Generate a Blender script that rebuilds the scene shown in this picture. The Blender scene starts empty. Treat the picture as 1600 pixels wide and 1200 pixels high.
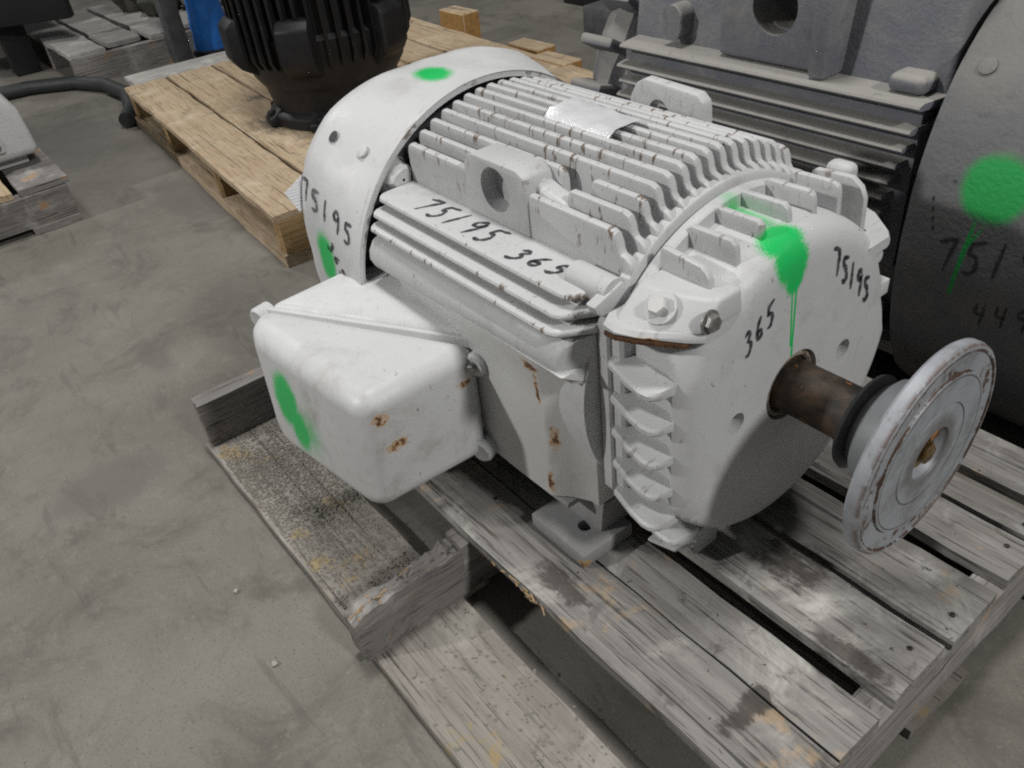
import bpy, bmesh, math, random
from mathutils import Vector, Matrix
import numpy as np
R = math.radians
PI = math.pi
random.seed(7)
sc = bpy.context.scene
col = sc.collection

# ------------------------------------------------------------------ camera, world, lamps
H = .2286                      # height of the motor axis above the pallet deck (deck top is z = 0)
FLOOR = -.127
def look(yaw, pitch, roll):
    f = Vector((math.cos(pitch)*math.cos(yaw), math.cos(pitch)*math.sin(yaw), -math.sin(pitch)))
    r = f.cross(Vector((0, 0, 1))).normalized(); u = r.cross(f)
    c, s = math.cos(roll), math.sin(roll)
    r2 = c*r+s*u; u2 = -s*r+c*u
    return Matrix((r2, u2, -f)).transposed()
cd = bpy.data.cameras.new('camera'); cam = bpy.data.objects.new('camera', cd); col.objects.link(cam)
cam.matrix_world = Matrix.Translation((.40211, -.63283, .79508)) @ look(2.54881, .64497, -.12851).to_4x4()
cd.sensor_width = 36; cd.lens = 36*1.2833*1000/1600; cd.clip_start = .02; cd.clip_end = 200
sc.camera = cam
w = bpy.data.worlds.new('World'); sc.world = w; w.use_nodes = True
bgn = w.node_tree.nodes['Background']; bgn.inputs[0].default_value = (.92, .96, 1, 1); bgn.inputs[1].default_value = .085
def area(name, loc, tgt, size, power, colr=(1, .985, .96)):
    l = bpy.data.lights.new(name, 'AREA'); l.shape = 'DISK'; l.size = size; l.energy = power; l.color = colr
    o = bpy.data.objects.new(name, l); col.objects.link(o); o.location = loc
    o.rotation_euler = (Vector(tgt)-Vector(loc)).to_track_quat('-Z', 'Y').to_euler()
    return o
area('ceiling_lamp_side', (-2.6, -4.8, 3.2), (-.2, .1, .1), .30, 165)
area('ceiling_lamp_over', (-.9, .15, 5.5), (-.4, 0, 0), .9, 150)
area('ceiling_lamp_front', (4.0, .35, 3.75), (0, 0, .1), .55, 160)
area('ceiling_lamp_rear', (-6.5, -.9, 4.0), (-1.5, -.3, 0), .5, 62)
sc.view_settings.view_transform = 'Standard'; sc.view_settings.look = 'None'
sc.view_settings.exposure = .02; sc.view_settings.gamma = 1
sc.render.engine = 'CYCLES'
sc.cycles.use_denoising = False
sc.cycles.filter_width = 2.0
sc.cycles.max_bounces = 8

# ------------------------------------------------------------------ node helpers
class NT:
    def __init__(s, name):
        s.m = bpy.data.materials.new(name); s.m.use_nodes = True
        s.t = s.m.node_tree; s.b = s.t.nodes['Principled BSDF']
        s.out = s.t.nodes['Material Output']
    def n(s, typ, **kw):
        nd = s.t.nodes.new(typ)
        for k, v in kw.items():
            setattr(nd, k, v)
        return nd
    def l(s, a, b):
        if isinstance(a, (int, float)): b.default_value = a
        elif isinstance(a, (tuple, list, Vector)):
            b.default_value = (*a, 1) if (b.type == 'RGBA' and len(a) == 3) else tuple(a)
        else: s.t.links.new(a, b)
    def coord(s, kind='Object'):
        return s.n('ShaderNodeTexCoord').outputs[kind]
    def math(s, op, a, b=0, c=0, clamp=False):
        nd = s.n('ShaderNodeMath', operation=op, use_clamp=clamp)
        for i, v in enumerate((a, b, c)): s.l(v, nd.inputs[i])
        return nd.outputs[0]
    def vmath(s, op, a, b=(0, 0, 0), out=0):
        nd = s.n('ShaderNodeVectorMath', operation=op); s.l(a, nd.inputs[0]); s.l(b, nd.inputs[1])
        return nd.outputs['Value'] if op in ('LENGTH', 'DISTANCE', 'DOT_PRODUCT') else nd.outputs[0]
    def scale(s, v, sc3):
        return s.vmath('MULTIPLY', v, sc3)
    def noise(s, v, scale, detail=4, rough=.55, dist=0):
        nd = s.n('ShaderNodeTexNoise'); s.l(v, nd.inputs['Vector'])
        nd.inputs['Scale'].default_value = scale; nd.inputs['Detail'].default_value = detail
        nd.inputs['Roughness'].default_value = rough; nd.inputs['Distortion'].default_value = dist
        return nd.outputs['Fac']
    def vor(s, v, scale, feature='F1'):
        nd = s.n('ShaderNodeTexVoronoi', feature=feature); s.l(v, nd.inputs['Vector']); nd.inputs['Scale'].default_value = scale
        return nd.outputs['Distance']
    def ramp(s, f, a, b, lo=0., hi=1.):
        nd = s.n('ShaderNodeMapRange', interpolation_type='SMOOTHSTEP'); s.l(f, nd.inputs[0])
        for i, v in enumerate((a, b, lo, hi)): nd.inputs[i+1].default_value = v
        return nd.outputs[0]
    def mix(s, f, a, b, mode='MIX'):
        nd = s.n('ShaderNodeMix', data_type='RGBA', blend_type=mode); s.l(f, nd.inputs[0]); s.l(a, nd.inputs[6]); s.l(b, nd.inputs[7])
        return nd.outputs[2]
    def attr(s, name):
        return s.n('ShaderNodeAttribute', attribute_name=name).outputs['Fac']
    def rnd(s):
        return s.n('ShaderNodeObjectInfo').outputs['Random']
    def bump(s, hgt, strength, dist=.002, nrm=None):
        nd = s.n('ShaderNodeBump'); s.l(hgt, nd.inputs['Height']); nd.inputs['Strength'].default_value = strength
        nd.inputs['Distance'].default_value = dist
        if nrm is not None: s.l(nrm, nd.inputs['Normal'])
        return nd.outputs[0]
    def done(s, colr, rough=.5, metal=0., normal=None, spec=None):
        s.l(colr, s.b.inputs['Base Color']); s.l(rough, s.b.inputs['Roughness']); s.l(metal, s.b.inputs['Metallic'])
        if normal is not None: s.l(normal, s.b.inputs['Normal'])
        if spec is not None: s.b.inputs['Specular IOR Level'].default_value = spec
        return s.m
    def seg(s, p, a, b, r, soft):
        """1 inside a capsule a-b of radius r"""
        a = Vector(a); ba = Vector(b)-a
        pa = s.vmath('SUBTRACT', p, a)
        t = s.math('MULTIPLY', s.vmath('DOT_PRODUCT', pa, ba), 1/ba.length_squared, clamp=True)
        nd = s.n('ShaderNodeVectorMath', operation='SCALE'); s.l(tuple(ba), nd.inputs[0]); s.l(t, nd.inputs['Scale'])
        d = s.vmath('DISTANCE', pa, nd.outputs[0])
        return s.ramp(d, r-soft, r+soft, 1, 0)
    def blob(s, p, c, rad, lo=.55, hi=1.25):
        q = s.vmath('DIVIDE', s.vmath('SUBTRACT', p, c), rad)
        return s.ramp(s.vmath('LENGTH', q), lo, hi, 1, 0)
    def mx(s, *v):
        o = v[0]
        for q in v[1:]: o = s.math('MAXIMUM', o, q)
        return o

GREEN = (.013, .46, .105)
def cast_paint(name, base, greens=(), drips=(), rusts=(), chip=1., dirt=.5, rough=.42, dust=(.42, .39, .33), chipcol=(.085, .058, .038), grain=1.):
    s = NT(name); p = s.coord()
    c = s.mix(s.ramp(s.noise(p, 5, 5, .6), .35, .7), base, tuple(x*.90 for x in base))
    # handling dirt, in soft clouds and small scuffs
    f = s.math('MULTIPLY', s.ramp(s.noise(p, 11, 8, .68, .4), .52, .80), dirt)
    c = s.mix(f, c, (base[0]*.55, base[1]*.53, base[2]*.49))
    f = s.math('MULTIPLY', s.ramp(s.noise(s.scale(p, (1.4, 1.4, .45)), 24, 6, .7, 1.), .57, .72), dirt*.45)
    c = s.mix(f, c, (base[0]*.66, base[1]*.66, base[2]*.66))
    f = s.math('MULTIPLY', s.ramp(s.noise(p, 60, 5, .75, .6), .60, .72), dirt*.6)
    c = s.mix(f, c, dust)
    f = s.math('MULTIPLY', s.ramp(s.noise(s.scale(p, (1, 1, .55)), 165, 3, .6, .2), .655, .70), s.math('MULTIPLY', s.ramp(s.noise(p, 14, 3), .45, .62), min(1, dirt*1.3)))
    c = s.mix(f, c, (base[0]*.45, base[1]*.43, base[2]*.41))
    # chips: many on edges flagged by 'tip', a few anywhere
    n1 = s.noise(s.scale(p, (1, .22, .22)), 118, 4, .66)
    tip = s.attr('tip')
    ch = s.math('MULTIPLY', s.ramp(n1, .585, .63), tip)
    n2 = s.noise(s.scale(p, (1, 1, .8)), 62, 3, .7, .3)
    ch = s.mx(ch, s.ramp(n2, .775, .80))
    ch = s.math('MULTIPLY', ch, chip, clamp=True)
    c = s.mix(ch, c, s.mix(s.noise(p, 300, 2), chipcol, (.22, .17, .125)))
    for (cen, rad) in rusts:
        b = s.blob(p, cen, rad, 0., 1.3)
        nn = s.math('ADD', s.math('MULTIPLY', s.noise(p, 150, 6, .75), .9), s.math('MULTIPLY', s.noise(p, 60, 3, .6), .5))
        k = s.math('ADD', s.math('MULTIPLY', b, .62), nn)
        c = s.mix(s.math('MULTIPLY', s.ramp(k, 1.06, 1.22), .8), c, (.46, .27, .10))
        c = s.mix(s.ramp(k, 1.21, 1.28), c, (.10, .042, .018))
    g = None
    if greens or drips:
        wob = s.math('MULTIPLY', s.math('SUBTRACT', s.noise(p, 45, 3), .5), .30)
        spk = s.math('MULTIPLY', s.math('SUBTRACT', s.noise(p, 650, 2), .5), .75)
        for (cen, rad, lo, hi) in greens:
            q = s.vmath('DIVIDE', s.vmath('SUBTRACT', p, cen), rad)
            b = s.ramp(s.math('ADD', s.math('ADD', s.vmath('LENGTH', q), wob), spk), lo, hi, 1, 0)
            g = b if g is None else s.mx(g, b)
        for (a, b2, r) in drips:
            b = s.seg(p, a, b2, r, .0004)
            g = b if g is None else s.mx(g, b)
        c = s.mix(g, c, GREEN)
    hb = s.noise(p, 420, 3, .6); hb2 = s.noise(p, 40, 4, .6)
    hh = s.math('ADD', s.math('MULTIPLY', hb, .55*grain), hb2)
    hh = s.math('SUBTRACT', hh, s.math('MULTIPLY', ch, .8))
    rg = s.math('ADD', rough, s.math('MULTIPLY', s.math('ADD', ch, s.ramp(s.noise(p, 20, 4), .4, .7)), .25), clamp=True)
    if g is not None: rg = s.math('MULTIPLY', rg, s.math('SUBTRACT', 1, s.math('MULTIPLY', g, .35)))
    return s.done(c, rg, 0, s.bump(hh, .35, .0015))

def wood(name, c1, c2, dark, axis='X', grime=.6, worn=(.55, .53, .49), stain=(.04, .035, .03), stains=(), fresh=None, freshness=0.):
    s = NT(name); p0 = s.coord()
    r = s.rnd()
    off = s.n('ShaderNodeCombineXYZ'); s.l(s.math('MULTIPLY', r, 37.), off.inputs[0]); s.l(s.math('MULTIPLY', r, 11.), off.inputs[1]); s.l(s.math('MULTIPLY', r, 23.), off.inputs[2])
    p = s.vmath('ADD', p0, off.outputs[0])
    st = {'X': (.045, 1, 1), 'Y': (1, .045, 1), 'Z': (1, 1, .045)}[axis]
    g = s.scale(p, st)
    gn = s.noise(g, 90, 6, .65, .3)
    c = s.mix(s.ramp(gn, .3, .72), c1, c2)
    c = s.mix(s.ramp(s.noise(g, 260, 3, .6), .54, .68), c, dark)
    cr = s.ramp(s.noise(s.scale(p, tuple(x*.35 if x < 1 else x for x in st)), 150, 2, .5), .66, .69)
    c = s.mix(s.math('MULTIPLY', cr, .75), c, tuple(x*.35 for x in dark))
    tone = s.math('ADD', .82, s.math('MULTIPLY', r, .36))
    cl = s.noise(p, 9, 7, .68, .5)
    c = s.mix(s.math('MULTIPLY', s.ramp(cl, .50, .72), .75), c, worn)
    f = s.math('MULTIPLY', s.ramp(s.noise(p, 14, 8, .7, .8), .56, .74), grime)
    c = s.mix(f, c, stain)
    f = s.math('MULTIPLY', s.ramp(s.noise(p, 75, 4, .7, .5), .66, .72), grime)
    c = s.mix(f, c, tuple(x*.6 for x in stain))
    if fresh is not None:
        f = s.math('MULTIPLY', s.ramp(s.noise(p, 16, 4, .6), .60, .68), freshness)
        c = s.mix(f, c, fresh)
    for (cen, rad) in stains:
        k = s.math('ADD', s.blob(p0, cen, rad, 0., 1.35), s.math('MULTIPLY', s.math('SUBTRACT', s.noise(s.scale(p0, (.45, 1, 1)), 42, 7, .72, .8), .5), 2.6))
        c = s.mix(s.math('MULTIPLY', s.ramp(k, .40, .85), .82), c, stain)
    m = s.n('ShaderNodeMix', data_type='RGBA', blend_type='MULTIPLY'); m.inputs[0].default_value = 1
    s.l(c, m.inputs[6]); cmb = s.n('ShaderNodeCombineColor')
    for i in range(3): s.l(tone, cmb.inputs[i])
    s.l(cmb.outputs[0], m.inputs[7])
    hh = s.math('SUBTRACT', s.math('ADD', s.math('MULTIPLY', gn, 1.), s.math('MULTIPLY', s.noise(g, 320, 3), .6)), cr)
    return s.done(m.outputs[2], .85, 0, s.bump(hh, .7, .0018), .25)

def plain(name, c, rough=.5, metal=0., var=.25, scale=40, bump=.25, spec=None, c2=None):
    s = NT(name); p = s.coord()
    n = s.noise(p, scale, 6, .65, .3)
    cc = s.mix(s.ramp(n, .35, .7), c, c2 if c2 else tuple(x*(1-var) for x in c))
    n2 = s.noise(p, scale*6, 3)
    return s.done(cc, s.math('ADD', rough-.08, s.math('MULTIPLY', n, .2), clamp=True), metal, s.bump(s.math('ADD', n, n2), bump, .001), spec)

# ------------------------------------------------------------------ mesh helpers
class MB:
    def __init__(s): s.v = []; s.f = []; s.tip = []
    def add(s, vs, fs, tip=0.):
        o = len(s.v); s.v += [tuple(v) for v in vs]; s.f += [tuple(i+o for i in f) for f in fs]
        s.tip += list(tip) if hasattr(tip, '__len__') else [tip]*len(vs)
        return s
    def box(s, lo, hi, tip=0.):
        (a, b, c), (d, e, g) = lo, hi
        vs = [(a, b, c), (d, b, c), (d, e, c), (a, e, c), (a, b, g), (d, b, g), (d, e, g), (a, e, g)]
        return s.add(vs, [(3, 2, 1, 0), (4, 5, 6, 7), (0, 1, 5, 4), (1, 2, 6, 5), (2, 3, 7, 6), (3, 0, 4, 7)], tip)
    def obox(s, c, size, rot, tip=0.):
        m = Matrix.Translation(c) @ rot.to_4x4()
        b = MB().box([-x/2 for x in size], [x/2 for x in size])
        return s.add([m @ Vector(v) for v in b.v], b.f, tip)
    def prism(s, poly, a, b, fn, tip=None):
        """poly in 2D, extruded from a to b; fn(u, v, t) -> xyz"""
        n = len(poly)
        vs = [fn(u, v, a) for u, v in poly]+[fn(u, v, b) for u, v in poly]
        fs = [tuple(range(n-1, -1, -1)), tuple(range(n, 2*n))]
        fs += [(i, (i+1) % n, n+(i+1) % n, n+i) for i in range(n)]
        t = 0. if tip is None else [tip(u, v) for u, v in poly]*2
        return s.add(vs, fs, t)
    def lathe(s, prof, seg=64, c=(0, 0, H), axis='X', a0=0., a1=2*PI, rf=None, tips=None, rmin=0.):
        full = abs(a1-a0-2*PI) < 1e-6
        n = seg if full else seg+1
        vs = []; tp = []
        for k, (x, r) in enumerate(prof):
            for i in range(n):
                a = a0+(a1-a0)*i/seg
                rr = r*(rf(a, x) if rf and r > rmin else 1)
                q, t = rr*math.cos(a), rr*math.sin(a)
                vs.append({'X': (c[0]+x, c[1]+q, c[2]+t), 'Z': (c[0]+q, c[1]+t, c[2]+x), 'Y': (c[0]+t, c[1]+x, c[2]+q)}[axis])
                tp.append(tips[k] if tips else 0.)
        fs = []
        for k in range(len(prof)-1):
            for i in range(seg):
                j = (i+1) % n
                fs.append((k*n+i, k*n+j, (k+1)*n+j, (k+1)*n+i))
        return s.add(vs, fs, tp)
    def cyl(s, c, r, a, b, axis='X', seg=24, tip=0.):
        o = s.lathe([(a, 1e-4), (a, r), (b, r), (b, 1e-4)], seg, c, axis); return o
    def tube(s, pts, r, seg=10):
        pts = [Vector(p) for p in pts]; n = len(pts); vs = []
        up = Vector((0, 0, 1))
        for i, p in enumerate(pts):
            d = (pts[min(i+1, n-1)]-pts[max(i-1, 0)]).normalized()
            a = d.cross(up).normalized(); b = a.cross(d)
            vs += [p+(a*math.cos(t)+b*math.sin(t))*r for t in [2*PI*k/seg for k in range(seg)]]
        fs = [(i*seg+k, i*seg+(k+1) % seg, (i+1)*seg+(k+1) % seg, (i+1)*seg+k) for i in range(n-1) for k in range(seg)]
        fs += [tuple(range(seg-1, -1, -1)), tuple(range((n-1)*seg, n*seg))]
        return s.add(vs, fs)
    def mesh(s, name, mat, bevel=0., seg=2, ang=30, smooth=35, weld=True):
        me = bpy.data.meshes.new(name); bm = bmesh.new()
        L = bm.verts.layers.float.new('tip')
        bv = []
        for v, t in zip(s.v, s.tip):
            q = bm.verts.new(v); q[L] = t; bv.append(q)
        for f in s.f:
            try: bm.faces.new([bv[i] for i in f])
            except ValueError: pass
        if weld: bmesh.ops.remove_doubles(bm, verts=bm.verts, dist=2e-5)
        bmesh.ops.dissolve_degenerate(bm, dist=1e-6, edges=bm.edges)
        bmesh.ops.recalc_face_normals(bm, faces=bm.faces)
        if bevel:
            ed = [e for e in bm.edges if len(e.link_faces) == 2 and e.calc_face_angle(0) > R(ang)]
            bmesh.ops.bevel(bm, geom=ed, offset=bevel, segments=seg, profile=.5, affect='EDGES', clamp_overlap=True)
        bm.to_mesh(me); bm.free()
        me.materials.append(mat)
        me.shade_smooth(); me.set_sharp_from_angle(angle=R(smooth))
        return me
    def build(s, name, mat, parent=None, **k):
        o = bpy.data.objects.new(name, s.mesh(name, mat, **k)); col.objects.link(o)
        if parent is not None: put(o, parent)
        return o
def put(o, parent):
    o.parent = parent
    m = Matrix.Identity(4); q = parent
    while q is not None:                       # rest pose of the whole chain (plain translations / rotations)
        m = (q.matrix_parent_inverse if q.parent else Matrix.Identity(4)) @ q.matrix_basis @ m
        q = q.parent
    o.matrix_parent_inverse = m.inverted()
def tag(o, label=None, cat=None, group=None, kind=None):
    for k, v in (('label', label), ('category', cat), ('group', group), ('kind', kind)):
        if v: o[k] = v
    return o
def thing(name, loc, label, cat, group=None, rz=0):
    o = bpy.data.objects.new(name, None); col.objects.link(o); o.empty_display_size = .05
    o.location = loc; o.rotation_euler = (0, 0, rz)
    return tag(o, label, cat, group)
def cut(o, mb):
    """real holes: subtract the shapes of mb from o"""
    c = mb.build('cutter', o.data.materials[0]); 
    md = o.modifiers.new('cut', 'BOOLEAN'); md.object = c; md.operation = 'DIFFERENCE'; md.solver = 'EXACT'
    bpy.context.view_layer.update()
    dg = bpy.context.evaluated_depsgraph_get()
    me = bpy.data.meshes.new_from_object(o.evaluated_get(dg), depsgraph=dg)
    o.modifiers.clear(); old = o.data; o.data = me; me.name = old.name
    cm = c.data; bpy.data.objects.remove(c); bpy.data.meshes.remove(cm); bpy.data.meshes.remove(old)
    me.shade_smooth(); me.set_sharp_from_angle(angle=R(35))
    return o

# handwriting: strokes of a unit box (u right, v up)
GLYPH = {
 '7': [[(.02, .86), (.30, .92), (.72, 1.), (.55, .62), (.36, .02)]],
 '5': [[(.80, .98), (.48, .93), (.26, .90), (.20, .58), (.42, .60), (.58, .42), (.55, .18), (.36, .02), (.08, .08)]],
 '1': [[(.42, 1.), (.32, .5), (.24, 0)]],
 '9': [[(.62, .86), (.42, .98), (.16, .80), (.20, .58), (.44, .56), (.64, .86), (.58, .45), (.44, 0)]],
 '3': [[(.08, .88), (.36, 1.), (.58, .82), (.30, .56), (.58, .42), (.54, .14), (.28, -.04), (.02, .06)]],
 '6': [[(.56, .98), (.26, .72), (.12, .34), (.26, .06), (.52, .10), (.58, .34), (.36, .46), (.16, .30)]],
 '4': [[(.20, 1.), (.12, .48), (.62, .46)], [(.58, .98), (.44, 0)]],
 '-': [[(.0, .5), (.35, .55)]], 'i': [[(.2, .7), (.2, .35)]],
}
def writing(text, fn, adv, wid, mat, parent, lift=.0006, seed=1, name='marker_writing'):
    """fn(u, v) -> (point, normal); adv = glyph advance in units, wid = stroke width in metres"""
    rg = random.Random(seed); mb = MB()
    for k, ch in enumerate(text):
        if ch == ' ': continue
        for st in GLYPH[ch]:
            pts = []
            for i in range(len(st)-1):
                for j in range(5):
                    t = j/5; pts.append((st[i][0]*(1-t)+st[i+1][0]*t, st[i][1]*(1-t)+st[i+1][1]*t))
            pts.append(st[-1])
            for _ in range(2):
                pts = [pts[0]]+[((a[0]+2*b[0]+c[0])/4, (a[1]+2*b[1]+c[1])/4) for a, b, c in zip(pts, pts[1:], pts[2:])]+[pts[-1]]
            P = [fn(k*adv+u+rg.uniform(-.004, .004), v) for u, v in pts]
            vs = []; n = len(P)
            for i in range(n):
                d = (P[min(i+1, n-1)][0]-P[max(i-1, 0)][0]).normalized(); nr = P[i][1]
                sd = d.cross(nr).normalized()
                ww = wid*(.34+.66*min(1, (i+1)/4, (n-i)/4))*rg.uniform(.8, 1.1)*(.75+.35*abs(math.sin(i*.35+k)))
                vs += [P[i][0]+nr*lift+sd*ww/2, P[i][0]+nr*lift-sd*ww/2]
            mb.add(vs, [(2*i, 2*i+1, 2*i+3, 2*i+2) for i in range(n-1)])
    return mb.build(name, mat, parent, weld=False)
def plane_fn(o, u, v, nrm):
    o, u, v, nrm = map(Vector, (o, u, v, nrm))
    return lambda a, b: (o+u*a+v*b, nrm)

# ------------------------------------------------------------------ materials
WHITE = (.50, .505, .508)
m_white = cast_paint('white_cast_paint', WHITE, dirt=.8)
m_fin = cast_paint('white_fin_paint', WHITE, dirt=.7)
m_bell = cast_paint('white_bell_paint', WHITE, dirt=.75, chip=.7,
    greens=[((-.016, -.021, .404), (.024, .028, .020), .74, 1.14), ((-.006, -.020, .388), (.022, .026, .028), .76, 1.10), ((-.002, -.017, .370), (.02, .015, .022), .76, 1.08),
            ((-.07, -.013, .410), (.05, .014, .022), .0, 1.4)],
    drips=[((-.001, -.013, .36), (0, -.009, .29), .0017), ((-.001, -.020, .362), (0, -.0115, .286), .0015), ((0, -.009, .29), (0, -.006, .254), .0017)])
m_cover = cast_paint('white_cover_paint', (.545, .55, .555), dirt=.45, chip=.8,
    greens=[((-.588, -.030, .470), (.040, .027, .020), .55, 1.08), ((-.607, -.238, .262), (.026, .03, .048), .6, 1.08)])
m_box = cast_paint('white_box_paint', (.545, .55, .55), dirt=1., chip=.7,
    greens=[((-.485, -.385, .160), (.032, .03, .046), .72, 1.15), ((-.458, -.388, .128), (.026, .03, .036), .60, 1.2), ((-.432, -.388, .135), (.030, .03, .045), -.6, 1.2)],
    drips=[((-.462, -.391, .13), (-.452, -.394, .086), .0018)],
    rusts=[((-.298, -.350, .210), (.012, .022, .017)), ((-.298, -.335, .165), (.012, .030, .016)), ((-.300, -.225, .243), (.016, .028, .016)), ((-.298, -.232, .198), (.012, .026, .010))])
m_panel = cast_paint('white_panel_paint', (.55, .555, .545), dirt=.4, chip=.8,
    rusts=[((-.190, -.207, .272), (.026, .02, .020)), ((-.183, -.205, .240), (.008, .012, .050)), ((-.170, -.200, .170), (.013, .018, .040)), ((-.178, -.205, .10), (.010, .018, .030))])
m_ear = cast_paint('white_ear_paint', WHITE, dirt=.5, chip=.8, rusts=[((-.045, -.178, .3565), (.045, .022, .007))])
m_wornedge = plain('rusted_bare_edge', (.13, .055, .02), .7, .1, .6, 160, .5, c2=(.035, .018, .010))
m_foot = cast_paint('grey_foot_paint', (.27, .268, .27), dirt=1.1, chip=1.6, rusts=[((-.118, -.21, .008), (.02, .02, .012))])
m_dark = plain('recess_shade_paint', (.035, .035, .037), .6)  # near black, painted as the shade in the cover gap and screw hole
m_bolt = plain('worn_bolt_steel', (.34, .33, .31), .42, .7, .4, 120)
m_wbolt = cast_paint('painted_bolt', (.55, .55, .54), chip=1.)
def rusty_shaft():
    s = NT('rusty_shaft_steel'); p = s.coord()
    c = s.mix(s.ramp(s.noise(s.scale(p, (1, 1, 1)), 30, 7, .7, .4), .35, .65), (.014, .011, .009), (.080, .050, .030))
    c = s.mix(s.ramp(s.noise(p, 46, 5, .7), .62, .70), c, (.34, .14, .03))
    n = s.noise(s.scale(p, (.2, 1, 1)), 120, 5, .7)
    return s.done(c, .62, .15, s.bump(n, .4, .001))
m_shaft = rusty_shaft()
m_seal = plain('black_rubber', (.013, .013, .015), .38, 0, .3, 60)
def coupling_mat():
    s = NT('grey_flange_paint'); p = s.coord()
    sp = s.n('ShaderNodeSeparateXYZ'); s.l(p, sp.inputs[0])
    rr = s.math('SQRT', s.math('ADD', s.math('POWER', sp.outputs[1], 2), s.math('POWER', s.math('SUBTRACT', sp.outputs[2], H), 2)))
    n = s.noise(p, 38, 7, .7, .5)
    c = s.mix(s.ramp(s.noise(p, 16, 6, .7), .4, .7), (.305, .32, .345), (.19, .197, .207))
    c = s.mix(s.math('MULTIPLY', s.ramp(s.noise(s.scale(p, (1, .35, 1)), 70, 5, .7, .6), .55, .68), .55), c, (.14, .14, .14))
    c = s.mix(s.ramp(sp.outputs[0], .1385, .1405, 1, 0), c, s.mix(n, (.135, .145, .152), (.19, .20, .205)))
    face = s.ramp(sp.outputs[0], .1535, .1555)
    band = s.math('MULTIPLY', s.ramp(rr, .084, .088), s.ramp(rr, .108, .113, 1, 0))
    k = s.math('ADD', s.math('MULTIPLY', s.math('MULTIPLY', band, face), .43), n)
    c = s.mix(s.ramp(k, .83, .90), c, s.mix(s.noise(p, 60, 4), (.045, .032, .026), (.115, .062, .036)))
    edge = s.math('MULTIPLY', s.math('MULTIPLY', s.ramp(rr, .110, .1135), s.ramp(sp.outputs[0], .150, .156)), s.ramp(s.noise(p, 45, 4, .7), .42, .54))
    c = s.mix(s.math('MULTIPLY', edge, .85), c, (.10, .05, .03))
    c = s.mix(s.ramp(s.noise(p, 120, 3, .6), .73, .76), c, (.07, .04, .025))
    oil = s.math('MULTIPLY', s.ramp(s.math('ADD', rr, s.math('MULTIPLY', n, .03)), .048, .066, 1, 0), face)
    c = s.mix(s.math('MULTIPLY', oil, .55), c, (.075, .068, .055))
    for rad, wd in ((.0555, .0010), (.0835, .0016)):
        ln = s.math('MULTIPLY', s.ramp(s.math('ABSOLUTE', s.math('SUBTRACT', rr, rad)), 0, wd, 1, 0), face)
        c = s.mix(s.math('MULTIPLY', ln, .85), c, (.05, .045, .04))
    return s.done(c, s.math('ADD', .36, s.math('MULTIPLY', n, .3)), .1, s.bump(n, .3, .001))
m_coup = coupling_mat()
m_brass = plain('oily_bolt', (.34, .22, .09), .3, .75, .6, 90, c2=(.06, .035, .015))
def ink(name, c=(.012, .012, .020), a=.95):
    s = NT(name); p = s.coord()
    tr = s.n('ShaderNodeBsdfTransparent'); mx = s.n('ShaderNodeMixShader')
    f = s.ramp(s.noise(p, 170, 4, .7), .30, .62, a, a-.35)
    s.l(f, mx.inputs[0]); s.l(tr.outputs[0], mx.inputs[1]); s.l(s.b.outputs[0], mx.inputs[2]); s.l(mx.outputs[0], s.out.inputs[0])
    s.done(c, .45); return s.m
m_ink = ink('marker_ink')
m_inkbig = ink('faded_marker_ink', (.012, .012, .014), .8)
m_foil = plain('foil_plate', (.80, .80, .82), .30, .35, .12, 60, .6)
def tag_mat():
    s = NT('printed_paper_tag'); p = s.coord('Generated')
    br = s.n('ShaderNodeTexWave'); s.l(p, br.inputs[0]); br.inputs['Scale'].default_value = 5; br.inputs['Distortion'].default_value = 3
    return s.done(s.mix(s.ramp(br.outputs['Fac'], .72, .85, 0, .45), (.80, .80, .82), (.36, .37, .40)), .6)
m_tag = tag_mat()

m_deck = wood('weathered_board', (.170, .161, .151), (.262, .252, .238), (.085, .079, .073), 'X', 1.0, (.46, .45, .42), (.045, .039, .033), fresh=(.50, .33, .16), freshness=.35,
    stains=[((.05, -.03, 0), (.06, .05, .05)), ((.16, -.085, 0), (.06, .022, .05)), ((-.12, -.25, 0), (.07, .03, .05)), ((.135, -.21, 0), (.020, .07, .05))])  # first spot: a stain with the motor's shadow on the deck painted in
m_deck_edge = m_deck
m_string = wood('weathered_stringer', (.180, .168, .160), (.25, .237, .226), (.085, .079, .073), 'Y', .6, (.45, .43, .41), (.06, .055, .05), fresh=(.46, .24, .08), freshness=.55)
m_bottom = wood('gritty_bottom_board', (.188, .174, .155), (.255, .238, .213), (.12, .11, .097), 'X', .75, (.36, .34, .305), (.115, .10, .082), fresh=(.30, .215, .085), freshness=.6)
m_break = plain('splintered_wood', (.36, .25, .135), .85, 0, .5, 80, .8, c2=(.24, .18, .115))
m_nail = plain('nail_head', (.035, .03, .028), .6, .4)
m_new = wood('fresh_pine_board', (.39, .295, .19), (.485, .385, .265), (.25, .175, .10), 'X', .85, (.58, .49, .37), (.15, .125, .10), stains=[((.86, .26, 0), (.16, .09, .05)), ((.55, .30, 0), (.05, .05, .05))])
m_newdark = wood('fresh_pine_stringer', (.28, .185, .085), (.36, .245, .125), (.17, .105, .05), 'Y', .5, (.58, .42, .24), (.09, .07, .05))
m_endgrain = plain('orange_end_grain', (.40, .215, .065), .8, 0, .35, 60, .4)
m_greyboard = wood('grey_lead_board', (.30, .29, .27), (.38, .37, .35), (.2, .19, .18), 'Y', .3)
m_black = plain('black_motor_paint', (.0085, .0085, .010), .5, 0, .45, 18, .5, .3, c2=(.015, .014, .0145))
m_dustgrey = None
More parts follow.
